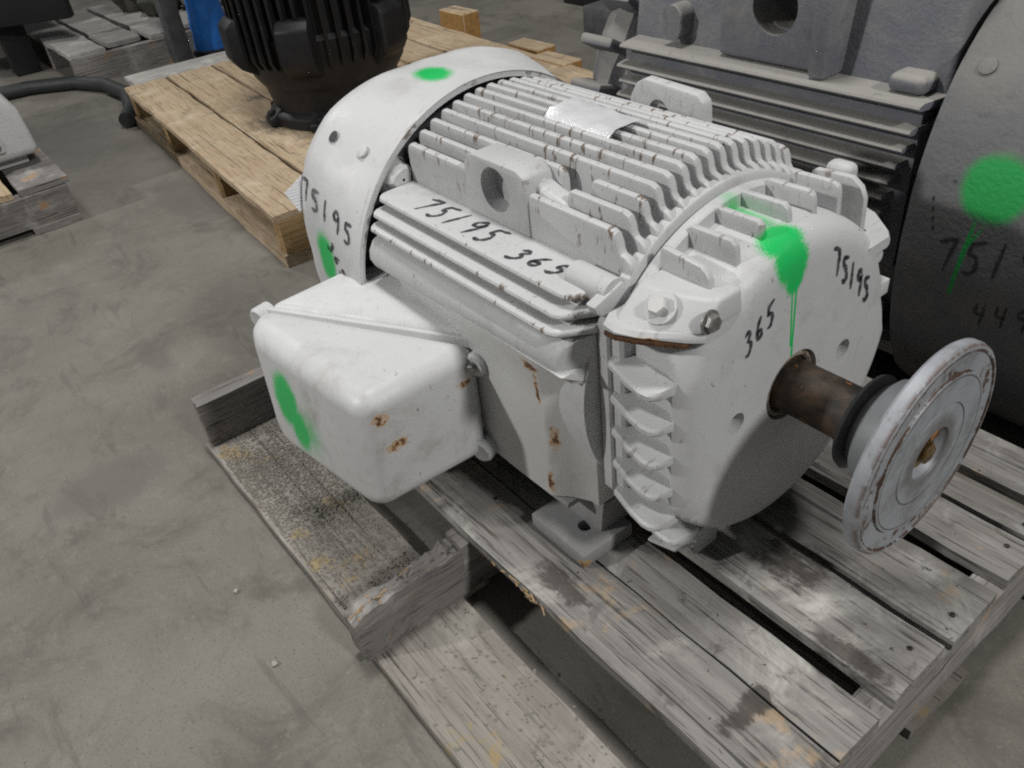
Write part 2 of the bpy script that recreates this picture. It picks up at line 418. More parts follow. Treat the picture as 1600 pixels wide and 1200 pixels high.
def dusty(name, paint, dust, greens=(), drips=(), up=.5):
    s = NT(name); p = s.coord()
    ge = s.n('ShaderNodeNewGeometry'); sp = s.n('ShaderNodeSeparateXYZ'); s.l(ge.outputs['Normal'], sp.inputs[0])
    n = s.noise(p, 9, 7, .7, .5)
    k = s.math('ADD', s.math('MULTIPLY', s.ramp(sp.outputs[2], .1, .9), up), n)
    c = s.mix(s.ramp(k, .38, .80), paint, dust)
    c = s.mix(s.math('MULTIPLY', s.ramp(s.noise(p, 45, 6, .75, .6), .56, .70), .45), c, tuple(x*.5 for x in paint))
    c = s.mix(s.ramp(s.noise(p, 50, 3, .6), .74, .77), c, (.34, .31, .25))
    if greens or drips:
        g = None
        wob = s.math('MULTIPLY', s.math('SUBTRACT', s.noise(p, 30, 3), .5), .3)
        for (cen, rad, lo, hi) in greens:
            q = s.vmath('DIVIDE', s.vmath('SUBTRACT', p, cen), rad)
            b = s.ramp(s.math('ADD', s.vmath('LENGTH', q), wob), lo, hi, 1, 0); g = b if g is None else s.mx(g, b)
        for (a, b2, r) in drips:
            b = s.seg(p, a, b2, r, .001); g = b if g is None else s.mx(g, b)
        c = s.mix(g, c, (.010, .30, .062))
    return s.done(c, .7, 0, s.bump(s.math('ADD', n, s.noise(p, 160, 4)), .5, .002))
m_big = dusty('dusty_blue_grey_paint', (.135, .140, .163), (.255, .246, .228), up=.62,
    greens=[((-.011, .41, .303), (.047, .09, .047), .72, 1.12)], drips=[((-.022, .4115, .268), (-.028, .4035, .20), .0036), ((-.028, .4035, .20), (-.033, .4045, .148), .0030), ((-.004, .4115, .268), (-.024, .406, .225), .0028)])
m_bigcover = dusty('dusty_cover_paint', (.115, .117, .128), (.165, .160, .150), up=.25,
    greens=[((-.011, .41, .303), (.047, .09, .047), .72, 1.12)], drips=[((-.022, .4115, .268), (-.028, .4035, .20), .0036), ((-.028, .4035, .20), (-.033, .4045, .148), .0030), ((-.004, .4115, .268), (-.024, .406, .225), .0028)])
m_leftm = dusty('pale_grey_machine_paint', (.50, .51, .53), (.58, .58, .57))
m_blue = plain('blue_plastic', (.022, .15, .50), .4, 0, .35, 14, .2)
m_steel = plain('black_bench_steel', (.012, .012, .013), .55, .2)
m_greysteel = plain('grey_post_steel', (.10, .10, .105), .6, .1, .4, 20)
m_olive = plain('olive_casting', (.10, .10, .075), .7, .1, .6, 22, .8, c2=(.20, .20, .17))
m_hose = plain('black_hose', (.022, .024, .026), .55, 0, .3, 30)

def concrete():
    s = NT('shop_floor_concrete'); p = s.coord()
    c = s.mix(s.ramp(s.noise(p, 1.6, 7, .62, .3), .32, .68), (.135, .127, .109), (.200, .188, .164))
    c = s.mix(s.math('MULTIPLY', s.ramp(s.noise(p, 5.5, 8, .74, .6), .47, .70), .7), c, (.082, .076, .064))
    c = s.mix(s.math('MULTIPLY', s.ramp(s.noise(p, 34, 5, .7), .52, .70), .35), c, (.225, .212, .185))
    c = s.mix(s.math('MULTIPLY', s.ramp(s.noise(p, 260, 4, .75), .53, .66), .55), c, (.075, .070, .060))
    c = s.mix(s.math('MULTIPLY', s.ramp(s.noise(p, 140, 3, .7), .62, .70), .5), c, (.25, .238, .21))
    c = s.mix(s.math('MULTIPLY', s.ramp(s.noise(s.scale(p, (.35, 1.6, 1)), 7, 6, .7, 1.2), .58, .66), .35), c, (.07, .065, .056))
    for cen, rad in (((-1.25, -.42, FLOOR), (.12, .05, 1)), ((-.25, -.85, FLOOR), (.14, .10, 1)), ((-2.0, -.05, FLOOR), (.35, .12, 1)), ((-.9, -.62, FLOOR), (.10, .16, 1)), ((-2.9, -.2, FLOOR), (.5, .3, 1))):
        k = s.math('ADD', s.blob(p, cen, rad, 0., 1.4), s.math('MULTIPLY', s.math('SUBTRACT', s.noise(p, 12, 5, .7), .5), .9))
        c = s.mix(s.math('MULTIPLY', s.ramp(k, .35, .8), .55), c, (.105, .10, .092))
    h = s.math('ADD', s.math('MULTIPLY', s.noise(p, 300, 3, .7), .6), s.noise(p, 30, 5, .6))
    return s.done(c, .62, 0, s.bump(h, .35, .0015), .35)
m_floor = concrete()

# ------------------------------------------------------------------ setting
fl = MB()
NX = 2
fl.add([(-14, -14, FLOOR), (14, -14, FLOOR), (14, 14, FLOOR), (-14, 14, FLOOR)], [(0, 1, 2, 3)])
o = fl.build('floor', m_floor); tag(o, kind='structure')
def crack(pts, wd, nm='floor_crack'):
    mb = MB(); rg = random.Random(len(pts)); P = []
    for a, b in zip(pts, pts[1:]):
        for j in range(14):
            t = j/14; P.append((a[0]+(b[0]-a[0])*t+rg.uniform(-.006, .006), a[1]+(b[1]-a[1])*t+rg.uniform(-.006, .006)))
    vs = []
    for i, q in enumerate(P):
        d = Vector((P[min(i+1, len(P)-1)][0]-P[max(i-1, 0)][0], P[min(i+1, len(P)-1)][1]-P[max(i-1, 0)][1])).normalized(); ww = wd*rg.uniform(.4, 1)
        vs += [(q[0]-d.y*ww, q[1]+d.x*ww, FLOOR+.0009), (q[0]+d.y*ww, q[1]-d.x*ww, FLOOR+.0009)]
    mb.add(vs, [(2*i, 2*i+1, 2*i+3, 2*i+2) for i in range(len(P)-1)])
    return tag(mb.build(nm, m_crack), kind='structure')
m_crack = plain('crack_dirt', (.055, .052, .048), .9)
crack([(.27, -.09), (.30, -.14), (.31, -.22), (.36, -.30)], .0022)

# ------------------------------------------------------------------ the white motor
motor = thing('electric_motor', (-.3, 0, 0), 'white painted finned electric motor with green spray marks standing on the grey weathered pallet', 'electric motor')
f = MB().lathe([(-.502, .02), (-.502, .193), (-.121, .193), (-.119, .200), (-.116, .206), (-.104, .206), (-.102, .203), (-.102, .02)], 120, rf=lambda a, x: 1 if x < -.12 else min(1, .172/max(.01, .206*abs(math.cos(a)))))
frame = f.build('frame', m_white, motor)

def vfin(i, x0=-.503, x1=-.104, shape=True, zb=None):
    y = (i-7)*.0186; t = .0050 if i not in (0, 14) else .0058
    zt = H+math.sqrt(.2345**2-y*y); zb = zb or H+math.sqrt(max(.186**2-y*y, .0))-.002
    left = [(x0, zb), (x0, zt-.007), (x0+.002, zt-.002), (x0+.006, zt)]
    right = [(-.134, zt), (-.127, zt-.003), (-.124, zt-.009), (-.1225, zt-.017), (-.119, zt-.0225), (-.112, zt-.0245), (-.107, zt-.028), (x1, zt-.036), (x1, zb)] if shape else \
            [(x1-.006, zt), (x1-.002, zt-.003), (x1, zt-.010), (x1, zb)]
    poly = left+right
    # rounded tip: three slices across the thickness
    mb = MB(); n = len(poly); vs = []; tp = []
    for dy, dz in ((-t, .0046), (-t*.82, .0016), (-t*.4, .0), (t*.4, .0), (t*.82, .0016), (t, .0046)):
        for (x, z) in poly:
            top = z > zt-.03 and z > zb+.002
            vs.append((x, y+dy, z-(dz if top else 0))); tp.append(1. if z > zt-.006 else (.35 if z > zt-.03 and x > -.13 else 0.))
    fs = [tuple(range(n)), tuple(range(6*n-1, 5*n-1, -1))]
    for k in range(5):
        for j in range(n):
            fs.append((k*n+(j+1) % n, k*n+j, (k+1)*n+j, (k+1)*n+(j+1) % n))
    mb.add(vs, fs, tp)
    return mb
for i in range(15):
    if i in (1, 2):
        vfin(i, x1=-.268+.012*i, shape=False).build('cooling_fin', m_fin, frame)
        vfin(i, x0=-.232+.016*i).build('cooling_fin', m_fin, frame)
    elif i == 0:
        vfin(i, x1=-.364, shape=False, zb=.362).build('cooling_fin', m_fin, frame)
        vfin(i, x0=-.268, zb=.362).build('cooling_fin', m_fin, frame)
    elif i == 14:
        vfin(i, zb=.362).build('cooling_fin', m_fin, frame)
    else:
        vfin(i).build('cooling_fin', m_fin, frame)
# horizontal fins on both flanks
for sgn in (-1, 1):
    for k, (z, yt) in enumerate(((.3675, .1935), (.3505, .2065), (.3335, .2145))):
        yb = .12 if k == 0 else .14
        th = .0052
        prof = [(-yb, z-th*1.15), (-yt+.012, z-th), (-yt+.005, z-th*.85), (-yt+.0012, z-th*.5), (-yt, z), (-yt+.0012, z+th*.5), (-yt+.005, z+th*.85), (-yt+.012, z+th), (-yb, z+th*(1.0 if k == 0 else 1.15))]
        mb = MB(); n = len(prof); xs = [-.503, -.497, -.4, -.3, -.2, -.146, -.136, -.126, -.116]
        vs = []; tp = []
        for xi, x in enumerate(xs):
            rec = [.004, 0, 0, 0, 0, 0, .004, .020, .036][xi]
            for (y, zz) in prof:
                yy = min(y+(rec if y < -yb-.002 else 0), -yb+0.0) if y < -yb-.002 else y
                vs.append((x, -sgn*yy, zz)); tp.append(1. if y <= -yt+.003 else 0.)
        fs = [(a*n+b, a*n+(b+1) % n, (a+1)*n+(b+1) % n, (a+1)*n+b) for a in range(len(xs)-1) for b in range(n)]
        fs += [tuple(range(n)), tuple(range((len(xs)-1)*n, len(xs)*n))]
        mb.add(vs, fs, tp)
        ob = mb.build('ledge' if k == 0 else 'cooling_fin', m_fin, frame)
        if sgn < 0 and k == 0: ledge = ob
    MB().prism([(.12, .31), (.192, .31), (.194, .338), (.184, .352), (.172, .366), (.12, .366)], -.500, -.135, lambda u, v, t: (t, sgn*u, v)).build('flank_wall', m_white, frame)
    # shoulder and flank panel
    sh = [(.17, .327), (.198, .325), (.213, .318), (.221, .306), (.223, .294), (.218, .282), (.205, .270), (.17, .262)]
    mb = MB().prism(sh, -.503, -.118, lambda u, v, t: (t, sgn*u, v), lambda u, v: .12 if u > .215 else 0)
    for q in range(len(sh)):
        vx = mb.v[len(sh)+q]
        if abs(vx[1]) > .19: mb.v[len(sh)+q] = (-.118-(abs(vx[1])-.19)*.6, vx[1]*.965, vx[2])
    mb.build('side_shoulder', m_white, frame, bevel=.003)
    pl = [(-.46, .14), (-.46, .204), (-.235, .206), (-.178, .205), (-.158, .188), (-.138, .1775), (-.124, .176), (-.124, .14)]
    mb = MB()
    n = len(pl); vs = []
    for z, k in ((.074, 0.), (.22, 0.), (.268, .25), (.290, 1.)):
        for (x, y) in pl:
            yy = y+(k*(.218-y) if y > .15 else 0)
            xx = x
            vs.append((xx, sgn*yy, z))
    fs = [tuple(range(n)), tuple(range(3*n, 4*n))]+[(a*n+b, a*n+(b+1) % n, (a+1)*n+(b+1) % n, (a+1)*n+b) for a in range(3) for b in range(n)]
    mb.add(vs, fs)
    mb.build('side_panel', m_panel, frame, bevel=.003)
    # bottom lip of the frame and the feet
    lp = MB().box((-.44, min(sgn*.135, sgn*.199), .064), (-.155, max(sgn*.135, sgn*.199), .0725))
    lp.build('frame_lip', m_foot, frame, bevel=.002)
    for fx in (-.163, -.470):
        ft = MB().box((fx-.052, min(sgn*.132, sgn*.214), .001), (fx+.050, max(sgn*.132, sgn*.214), .023))
        fo = ft.build('foot', m_foot, frame, bevel=.003)
        cut(fo, MB().cyl((fx+.012, sgn*.178, 0), .0092, -.01, .04, 'Z', 20))
        wb = MB().prism([(.12, .02), (.172, .02), (.166, .066), (.12, .066)], fx-.050, fx+.035, lambda u, v, t: (t, sgn*u, v))
        wb.build('foot_web', m_foot, frame, bevel=.003)
    wb = MB().prism([(.10, .012), (.158, .012), (.164, .066), (.10, .066)], -.46, -.16, lambda u, v, t: (t, sgn*u, v))
    wb.build('base_rail', m_foot, frame, bevel=.002)
    # lifting lug with its hole
    top = .447 if sgn < 0 else .464
    lg = [(-.374, .372), (-.374, top-.016), (-.366, top-.004), (-.356, top), (-.276, top), (-.262, top-.006), (-.2585, top-.018), (-.2585, .372)] if sgn < 0 else \
         [(-.366, .40), (-.362, top-.026), (-.352, top-.008), (-.338, top), (-.252, top-.004), (-.242, top-.012), (-.240, top-.022), (-.238, .40)]
    mb = MB().prism(lg, .098 if sgn < 0 else .121, .1385, lambda u, v, t: (u, sgn*t, v), lambda u, v: .5 if v > top-.02 else 0)
    lug = mb.build('lifting_lug', m_fin, frame, bevel=.0028, seg=2)
    cut(lug, MB().lathe([(.05, 1e-4), (.05, 1), (.19, 1), (.19, 1e-4)], 28, (-.312, 0, .426), 'Y', rf=lambda a, x: .0165) if sgn > 0 else
        MB().lathe([(-.19, 1e-4), (-.19, .0270), (-.112, .0262), (-.112, 1e-4)], 32, (-.316, 0, .4135), 'Y'))
# fillet of bare casting beside the left lug, and a boss at the end of the ledge
MB().prism([(-.262, .384), (-.262, .432), (-.240, .425), (-.216, .421), (-.200, .405), (-.198, .384)], .098, .124, lambda u, v, t: (u, -t, v)).build('lug_fillet', m_fin, frame, bevel=.006, seg=3)
MB().lathe([(-.165, 1e-4), (-.165, .012), (-.161, .016), (-.104, .0165), (-.103, 1e-4)], 24, (0, -.158, .3725)).build('bolt_boss', m_fin, frame)
MB().prism([(-.135, .36), (-.145, .352), (-.17, .350), (-.185, .362), (-.19, .372), (-.15, .385)], -.114, -.100, lambda u, v, t: (t, u, v)).build('corner_pad', m_fin, frame, bevel=.003)
ledge_fn = plane_fn((-.440, -.184, .3725), (.0315, .0005, 0), (.006, .036, 0), (0, 0, 1))
writing('75195', ledge_fn, 1.0, .0058, m_ink, frame, seed=3)
writing('365', plane_fn((-.250, -.1835, .3725), (.0275, .0035, 0), (.005, .024, 0), (0, 0, 1)), 1.0, .0056, m_ink, frame, seed=4)

# nameplate of crumpled foil on the top fins
npl = MB(); ny, nx = 6, 10
c00, c10, c01, c11 = Vector((-.347, -.034, 0)), Vector((-.234, -.037, 0)), Vector((-.350, .026, 0)), Vector((-.233, .012, 0))
for j in range(ny+1):
    for i in range(nx+1):
        a, b = i/nx, j/ny
        q = (c00*(1-a)+c10*a)*(1-b)+(c01*(1-a)+c11*a)*b
        z = H+math.sqrt(.2345**2-q.y**2)+.0022+random.uniform(-.0012, .0016)-(.006 if j == 0 else 0)+(.003 if i in (0, nx) else 0)
        npl.v.append((q.x+random.uniform(-.001, .001), q.y, z)); npl.tip.append(0)
npl.f = [(j*(nx+1)+i, j*(nx+1)+i+1, (j+1)*(nx+1)+i+1, (j+1)*(nx+1)+i) for j in range(ny) for i in range(nx)]
npl.build('nameplate', m_foil, motor, smooth=60)

# fan cover, flared over its four corner bosses towards the rear
def cover_r(a, x):
    s = min(1, max(0, (-.53-x)/.10))
    b = 0
    for q in (45, 135, 225, 315):
        d = (math.degrees(a)-q+180) % 360-180
        b = max(b, min(1, 1-(abs(d)-7)/31))
    return 1+.112*s*max(0, b)
prof = [(-.545, .2375), (-.513, .2325), (-.5155, .2345), (-.5155, .2385), (-.513, .2405), (-.53, .2405), (-.56, .2405), (-.60, .2405), (-.640, .2405), (-.660, .239), (-.672, .231), (-.677, .215), (-.679, .06), (-.672, .05), (-.672, .002)]
tips = [0, .3, 1, 1, .5]+[0]*10
fc = MB().lathe(prof, 128, rf=cover_r, tips=tips)
cover = fc.build('fan_cover', m_cover, motor, smooth=40)
MB().lathe([(-.545, .2365), (-.546, .10)], 64).build('gap_shade_ring', m_dark, cover)  # dark ring standing in for the shade inside the cover rim
for q in (45, 135, 225, 315):
    c_, s_ = math.cos(R(q)), math.sin(R(q))
    MB().lathe([(-.545, .026), (-.530, .026), (-.518, .020), (-.508, .017), (-.504, .013), (-.503, .002)], 14, (0, .212*c_, H+.212*s_), rf=lambda a, x: 1+.15*math.sin(3*a+x*90)).build('cover_boss', m_white, frame)
def on_cover(x, deg, lift=0.):
    a = R(deg); r = .2405*cover_r(a, x)+lift
    return Vector((x, r*math.cos(a), H+r*math.sin(a))), Vector((0, math.cos(a), math.sin(a)))
def cover_fn(x0, d0, ux, ud, vx, vd):
    return lambda u, v: on_cover(x0+u*ux+v*vx, d0+u*ud+v*vd)
writing('75195', cover_fn(-.655, 154.6, .0250, 1.75, -.004, -7.2), 1.0, .0056, m_ink, cover, seed=5)
writing('365', cover_fn(-.597, 166.0, .0110, 3.6, .012, -2.0), 1.0, .0046, m_ink, cover, seed=6)
def disc_on(pt, nrm, r, t, mat, name, parent, seg=20):
    q = Vector(nrm).to_track_quat('Z', 'Y').to_matrix()
    mb = MB().lathe([(0, 1e-4), (0, r), (t*.7, r), (t, r*.7), (t, 1e-4)], seg, (0, 0, 0), 'Z')
    mb.v = [tuple(Vector(pt)+q @ Vector(v)) for v in mb.v]
    return mb.build(name, mat, parent)
def hexbolt(pt, nrm, r, t, mat, parent, name='bolt', washer=1.35):
    q = Vector(nrm).to_track_quat('Z', 'Y').to_matrix(); mb = MB()
    if washer: mb.lathe([(0, 1e-4), (0, r*washer), (t*.22, r*washer), (t*.22, 1e-4)], 24, (0, 0, 0), 'Z')
    mb.lathe([(t*.2, r), (t*.8, r), (t, r*.86), (t, 1e-4)], 6, (0, 0, 0), 'Z')
    mb.v = [tuple(Vector(pt)+q @ Vector(v)) for v in mb.v]
    return mb.build(name, mat, parent, smooth=20)
p_, n_ = on_cover(-.617, 133.5)
disc_on(p_+n_*.0005, n_, .0082, .0008, m_dark, 'screw_hole_shade', cover)  # flat dark disc painted as the shade in a hole, nothing is cut
p_, n_ = on_cover(-.560, 133.5)
disc_on(p_, n_, .0085, .004, m_cover, 'screw', cover)

# drive-end bracket
ER = {-.100: .197, -.097: .1995, -.090: .1995, -.086: .197, -.084: .184, -.036: .1835, -.029: .1825, -.020: .1805, -.012: .1765, -.006: .1690, -.002: .1580, 0: .1440}
LIM = {0: .1300, -.002: .1385, -.006: .1500, -.012: .1600, -.020: .1665, -.029: .159, -.036: .156, -.084: .154, -.086: .165, -.090: .168, -.097: .168, -.100: .168}
def end_rf(a, x):
    # the left cheek is cut flat and the vents are sunk behind it
    r0 = ER.get(x, 1); k = 1.
    if math.sin(a) < .2 and x > -.03:         # the lower part and the right side run out squarer
        t = min(1, (.2-math.sin(a))/.3)
        tgt = {-.020: .1885, -.012: .1865, -.006: .1835, -.002: .1790, 0: .1680}.get(x, r0)
        k = (r0+(tgt-r0)*t)/r0
    if math.cos(a) < 0: k = min(k, LIM.get(x, 1)/max(.01, r0*abs(math.cos(a))))
    elif x < -.03: k = min(k, .185/max(.01, r0*abs(math.cos(a))))
    return k
eprof = [(-.100, .14)]+[(x, ER[x]) for x in sorted(ER)]+[(0, .05), (0, .002)]
e = MB().lathe(eprof, 192, rf=lambda a, x: end_rf(a, x), rmin=.1405, tips=[0]*8+[.3]+[0]*6)
e.v += []
end = e.build('end_bracket', m_bell, motor, smooth=38)
# close the drum at the back so that the holes can be cut
def close(o):
    bm = bmesh.new(); bm.from_mesh(o.data)
    bmesh.ops.holes_fill(bm, edges=[ed for ed in bm.edges if ed.is_boundary]); bmesh.ops.recalc_face_normals(bm, faces=bm.faces)
    bm.to_mesh(o.data); bm.free(); o.data.shade_smooth(); o.data.set_sharp_from_angle(angle=R(28))
close(end)
hc = MB()
for sgn in (-1, 1): hc.cyl((0, sgn*.0915, H), .0128, -.016, .02, 'X', 28)
hc.cyl((0, 0, H), .0425, -.012, .02, 'X', 48)
cut(end, hc)
MB().lathe([(-.011, .033), (-.004, .0335), (-.002, .036), (-.004, .0395), (-.011, .040)], 48).build('seal_lip', plain('old_seal', (.26, .22, .17), .6, 0, .5, 70, .6, c2=(.08, .06, .05)), end)
for k, (y, zt) in enumerate(((-.109, .412), (-.070, .419), (-.0325, .4245), (.006, .428), (.046, .427), (.089, .421), (.128, .411))):
    zb = H+math.sqrt(.176**2-y*y)
    poly = [(-.088, zb), (-.088, zt-.005), (-.085, zt), (-.036, zt+.001), (-.031, zt-.003), (-.029, zt-.010), (-.027, zb)]
    if k == 0: poly = [(-.088, .35), (-.088, zt-.005), (-.085, zt), (-.038, zt-.004), (-.030, zt-.009), (-.026, zt-.016), (-.022, .35)]
    if k == 6: poly = [(-.088, zb), (-.088, zt-.004), (-.084, zt), (-.040, zt+.002), (-.028, zt-.006), (-.022, zt-.018), (-.020, zb)]
    mb = MB().prism(poly, y-.0042, y+.0042, lambda u, v, t: (u, t, v), lambda u, v: 1. if v > zt-.008 else 0.)
    mb.build('cooling_fin', m_bell, end, bevel=.0016)
def dome_fn(o, u, v):
    o, u, v = map(Vector, (o, u, v))
    def fn(a, b):
        q = o+u*a+v*b; r = math.hypot(q.y, q.z-H)
        xs = np.interp(r, [.144, .158, .169, .1765, .1805], [0, -.002, -.006, -.012, -.020])
        return Vector((xs+.0003, q.y, q.z)), Vector((1, 0, 0))
    return fn
for sgn in (-1, 1):
    for k in range(6):
        z = .3035-.0455*k-(.002 if k > 4 else 0)
        yo = min(.1900 if k else .1920, math.sqrt(max(.01, .222**2-(z-H)**2))); yi = .12
        poly = [(-.0985, yi), (-.0985, yo-.020), (-.095, yo-.012), (-.060, yo-.003), (-.040, yo), (-.030, yo-.001), (-.023, yo-.006), (-.0195, yo-.013), (-.0185, yo-.022), (-.0185, yi)]
        mb = MB(); n = len(poly)
        for dz, ins in ((-.0052, .0030), (-.0024, 0), (.0024, 0), (.0050, .0030)):
            for u, v in poly:
                vv = v-ins if v > yi else v
                mb.v.append((u, sgn*vv, z+dz+.012*(u+.05)-max(0, v-yo+.012)*.20)); mb.tip.append(.7 if v > yo-.008 else 0)
        mb.f = [tuple(range(n)), tuple(range(3*n, 4*n))]+[(a_*n+i, a_*n+(i+1) % n, (a_+1)*n+(i+1) % n, (a_+1)*n+i) for a_ in range(3) for i in range(n)]
        mb.build('louvre_fin', m_bell, end)
    mb = MB().prism([(.150, .10), (.164, .12), (.168, .318), (.160, .335), (.150, .33)], -.0995, -.0935, lambda u, v, t: (t, sgn*u, v))
    mb.build('bracket_strut', m_bell, end, bevel=.0015)
    # ear with the bracket bolts: a shelf with a hollow underside and a block above it
    poly = [(-.094, .110), (-.094, .180), (-.088, .190), (-.070, .1925), (-.046, .183), (-.014, .156), (-.0035, .142), (-.0035, .095)]
    mb = MB(); n = len(poly)
    for z, ins in ((.351, .004), (.3535, .0), (.3600, .0), (.3640, .004)):
        for u, v in poly:
            q = .012*math.sin(max(0, min(1, (u+.094)/.09))*PI)*.5
            mb.v.append((u, sgn*(v+(.016 if sgn > 0 else 0)-(ins if v > .12 else 0)), z-(.020 if sgn > 0 else 0)+(q if z < .355 else 0))); mb.tip.append(.3 if v > .15 else 0)
    mb.f = [tuple(range(n)), tuple(range(3*n, 4*n))]+[(a_*n+i, a_*n+(i+1) % n, (a_+1)*n+(i+1) % n, (a_+1)*n+i) for a_ in range(3) for i in range(n)]
    mb.build('bracket_ear', m_ear, end)
    if sgn > 0:
        MB().box((-.082, .136, .36), (-.050, .157, .4165)).build('bracket_ear', m_bell, end, bevel=.008, seg=3)
        continue
    ed = [(-.091, .1835), (-.087, .1905), (-.070, .1930), (-.046, .1835), (-.014, .1565)]
    ed2 = [(u, v-.010) for u, v in ed[::-1]]
    we = MB().prism(ed+ed2, .3465, .3518, lambda u, v, t: (u, sgn*v, t+.006*math.sin(max(0, min(1, (u+.094)/.09))*PI)))
    we.build('worn_edge', m_wornedge, end, bevel=.001)
    lo = [(-.088, .09), (-.088, .172), (-.080, .182), (-.050, .176), (-.014, .154), (-.004, .145), (-.003, .09)]
    hi = [(-.086, .09), (-.086, .140), (-.080, .146), (-.048, .142), (-.016, .128), (-.006, .118), (-.006, .09)]
    mb = MB(); n = len(lo)
    mb.add([(u, sgn*v, .3630) for u, v in lo]+[(u, sgn*v, .389) for u, v in hi], [tuple(range(n)), tuple(range(n, 2*n))]+[(i, (i+1) % n, n+(i+1) % n, n+i) for i in range(n)])
    mb.build('bracket_ear', m_ear, end, bevel=.005, seg=3)
    hexbolt((-.0045, sgn*.1370, .3745), (1, 0, .1), .0088, .009, m_bolt, end)
    disc_on((-.0470, sgn*.1545, .3790), (.10, sgn*.66, .74), .0165, .0022, m_bell, 'plug_seat', end)
    hexbolt((-.0470, sgn*.1560, .3805), (.10, sgn*.66, .74), .0100, .0095, m_wbolt, end, 'grease_plug', 0)
MB().prism([(-.075, -.10), (-.075, -.145), (-.040, -.135), (-.030, -.10)], .030, .036, lambda u, v, t: (u, v, t)).build('drip_flap', m_bell, end, bevel=.002)
MB().box((-.036, -.108, .012), (-.031, -.070, .05)).build('drip_flap', m_bell, end, bevel=.0015)
MB().lathe([(-.040, .10), (-.040, .188), (-.038, .1905), (-.029, .1905), (-.027, .188), (-.027, .10)], 48, a0=R(-70), a1=R(38)).build('flange_disc', m_bell, end)
for (y, z) in ((.183, .262), (.178, .205)):
    MB().box((-.03, y-.008, z-.010), (-.012, y+.0105, z+.010)).build('cast_tab', m_bell, end, bevel=.002)
writing('75195', dome_fn((.0, .050, .344), (0, .0163, -.0150), (0, -.006, .037)), 1.0, .0052, m_ink, end, seed=8)
writing('365', dome_fn((.0, -.086, .309), (0, .0150, .0085), (0, -.004, .028)), 1.0, .0046, m_ink, end, seed=9)

# terminal box: base on the flank, lid split along the diagonal
box = bpy.data.objects.new('terminal_box', None)
def hexa(bot, topv):
    n = len(bot); mb = MB()
    return mb.add(list(bot)+list(topv), [tuple(range(n-1, -1, -1)), tuple(range(n, 2*n))]+[(i, (i+1) % n, n+(i+1) % n, n+i) for i in range(n)])
# lid: bottom / top loops (x, y), seen from above
lid = hexa([(-.298, -.381, .075), (-.297, -.203, .066), (-.596, -.362, .106), (-.524, -.408, .070)],
           [(-.298, -.368, .2435), (-.299, -.196, .2465), (-.602, -.348, .2415), (-.574, -.391, .239)])
lido = lid.build('terminal_box_lid', m_box, motor, bevel=.026, seg=7, ang=38, smooth=45)
base = hexa([(-.297, -.150, .078), (-.300, -.200, .078), (-.585, -.357, .122), (-.570, -.225, .090), (-.50, -.150, .082)],
            [(-.290, -.150, .268), (-.299, -.193, .249), (-.588, -.345, .2445), (-.578, -.228, .252), (-.50, -.150, .270)])
base.build('terminal_box_base', m_box, motor, bevel=.010, seg=4, ang=38, smooth=45)
# raised rims where lid and base meet
def rim(off, name, mat):
    d = Vector((-.288, -.152, 0)).normalized(); nn = Vector((d.y, -d.x, 0))
    pa, pb = Vector((-.300, -.196, 0)), Vector((-.588, -.348, 0))
    loop = [pa+Vector((.001, 0, .0695)), pb+Vector((0, 0, .112)), pb+Vector((-.001, 0, .2404)), pa+Vector((.001, .001, .2468))]
    vs = [q+nn*off-d*0 for q in loop]+[q+nn*(off+.0065) for q in loop]
    mb = MB().add(vs, [(3, 2, 1, 0), (4, 5, 6, 7), (0, 1, 5, 4), (1, 2, 6, 5), (2, 3, 7, 6), (3, 0, 4, 7)])
    return mb.build(name, mat, motor, bevel=.0028, seg=3)
rim(-.0035, 'lid_rim', m_box)
# screw ears
for (x, y, z) in ((-.298, -.205, .219), (-.597, -.353, .226), (-.299, -.214, .084)):
    er = MB().lathe([(-.012, 1e-4), (-.012, .015), (.009, .016), (.013, .013), (.012, 1e-4)], 20, (0, 0, 0), 'Z')
    q = Vector((.30, -.95, 0)).to_track_quat('Z', 'Y').to_matrix()
    er.v = [tuple(Vector((x, y, z))+q @ Vector(v)) for v in er.v]
    er.build('screw_ear', m_box, lido)
hexbolt((-.2945, -.2185, .2195), (.55, -.83, 0), .0058, .007, m_bolt, lido, 'screw')

# shaft, seal ring and the round coupling flange
MB().lathe([(-.06, .03), (.105, .0302), (.118, .0300)], 48).build('shaft', m_shaft, motor)
MB().lathe([(.084, .030), (.084, .047), (.086, .0515), (.090, .053), (.0935, .050), (.096, .0455), (.100, .0485), (.1035, .0495), (.105, .046), (.105, .03)], 64).build('seal_ring', m_seal, motor)
cp = MB().lathe([(.104, .03), (.104, .052), (.107, .0560), (.116, .0585), (.134, .0605), (.1375, .066), (.1395, .082), (.1395, .107), (.1405, .1125), (.1435, .1149), (.150, .1149), (.1545, .1135), (.1565, .1105), (.1565, .1075), (.1548, .1065), (.1548, .0885), (.1575, .0865), (.1575, .0555), (.1566, .055), (.1566, .0545), (.1575, .054), (.1575, .030), (.152, .027), (.1475, .023), (.1475, .001)], 96)
cpl = cp.build('coupling_flange', m_coup, motor, smooth=30)
hexbolt((.148, 0, H), (1, 0, 0), .0115, .0095, m_brass, cpl, 'centre_bolt', 1.6)
MB().box((.1485, -.006, H+.0185), (.1568, .010, H+.030)).build('shaft_key', plain('key_rust', (.42, .19, .05), .7, .1, .7, 90, .4, c2=(.05, .03, .02)), cpl, bevel=.001)

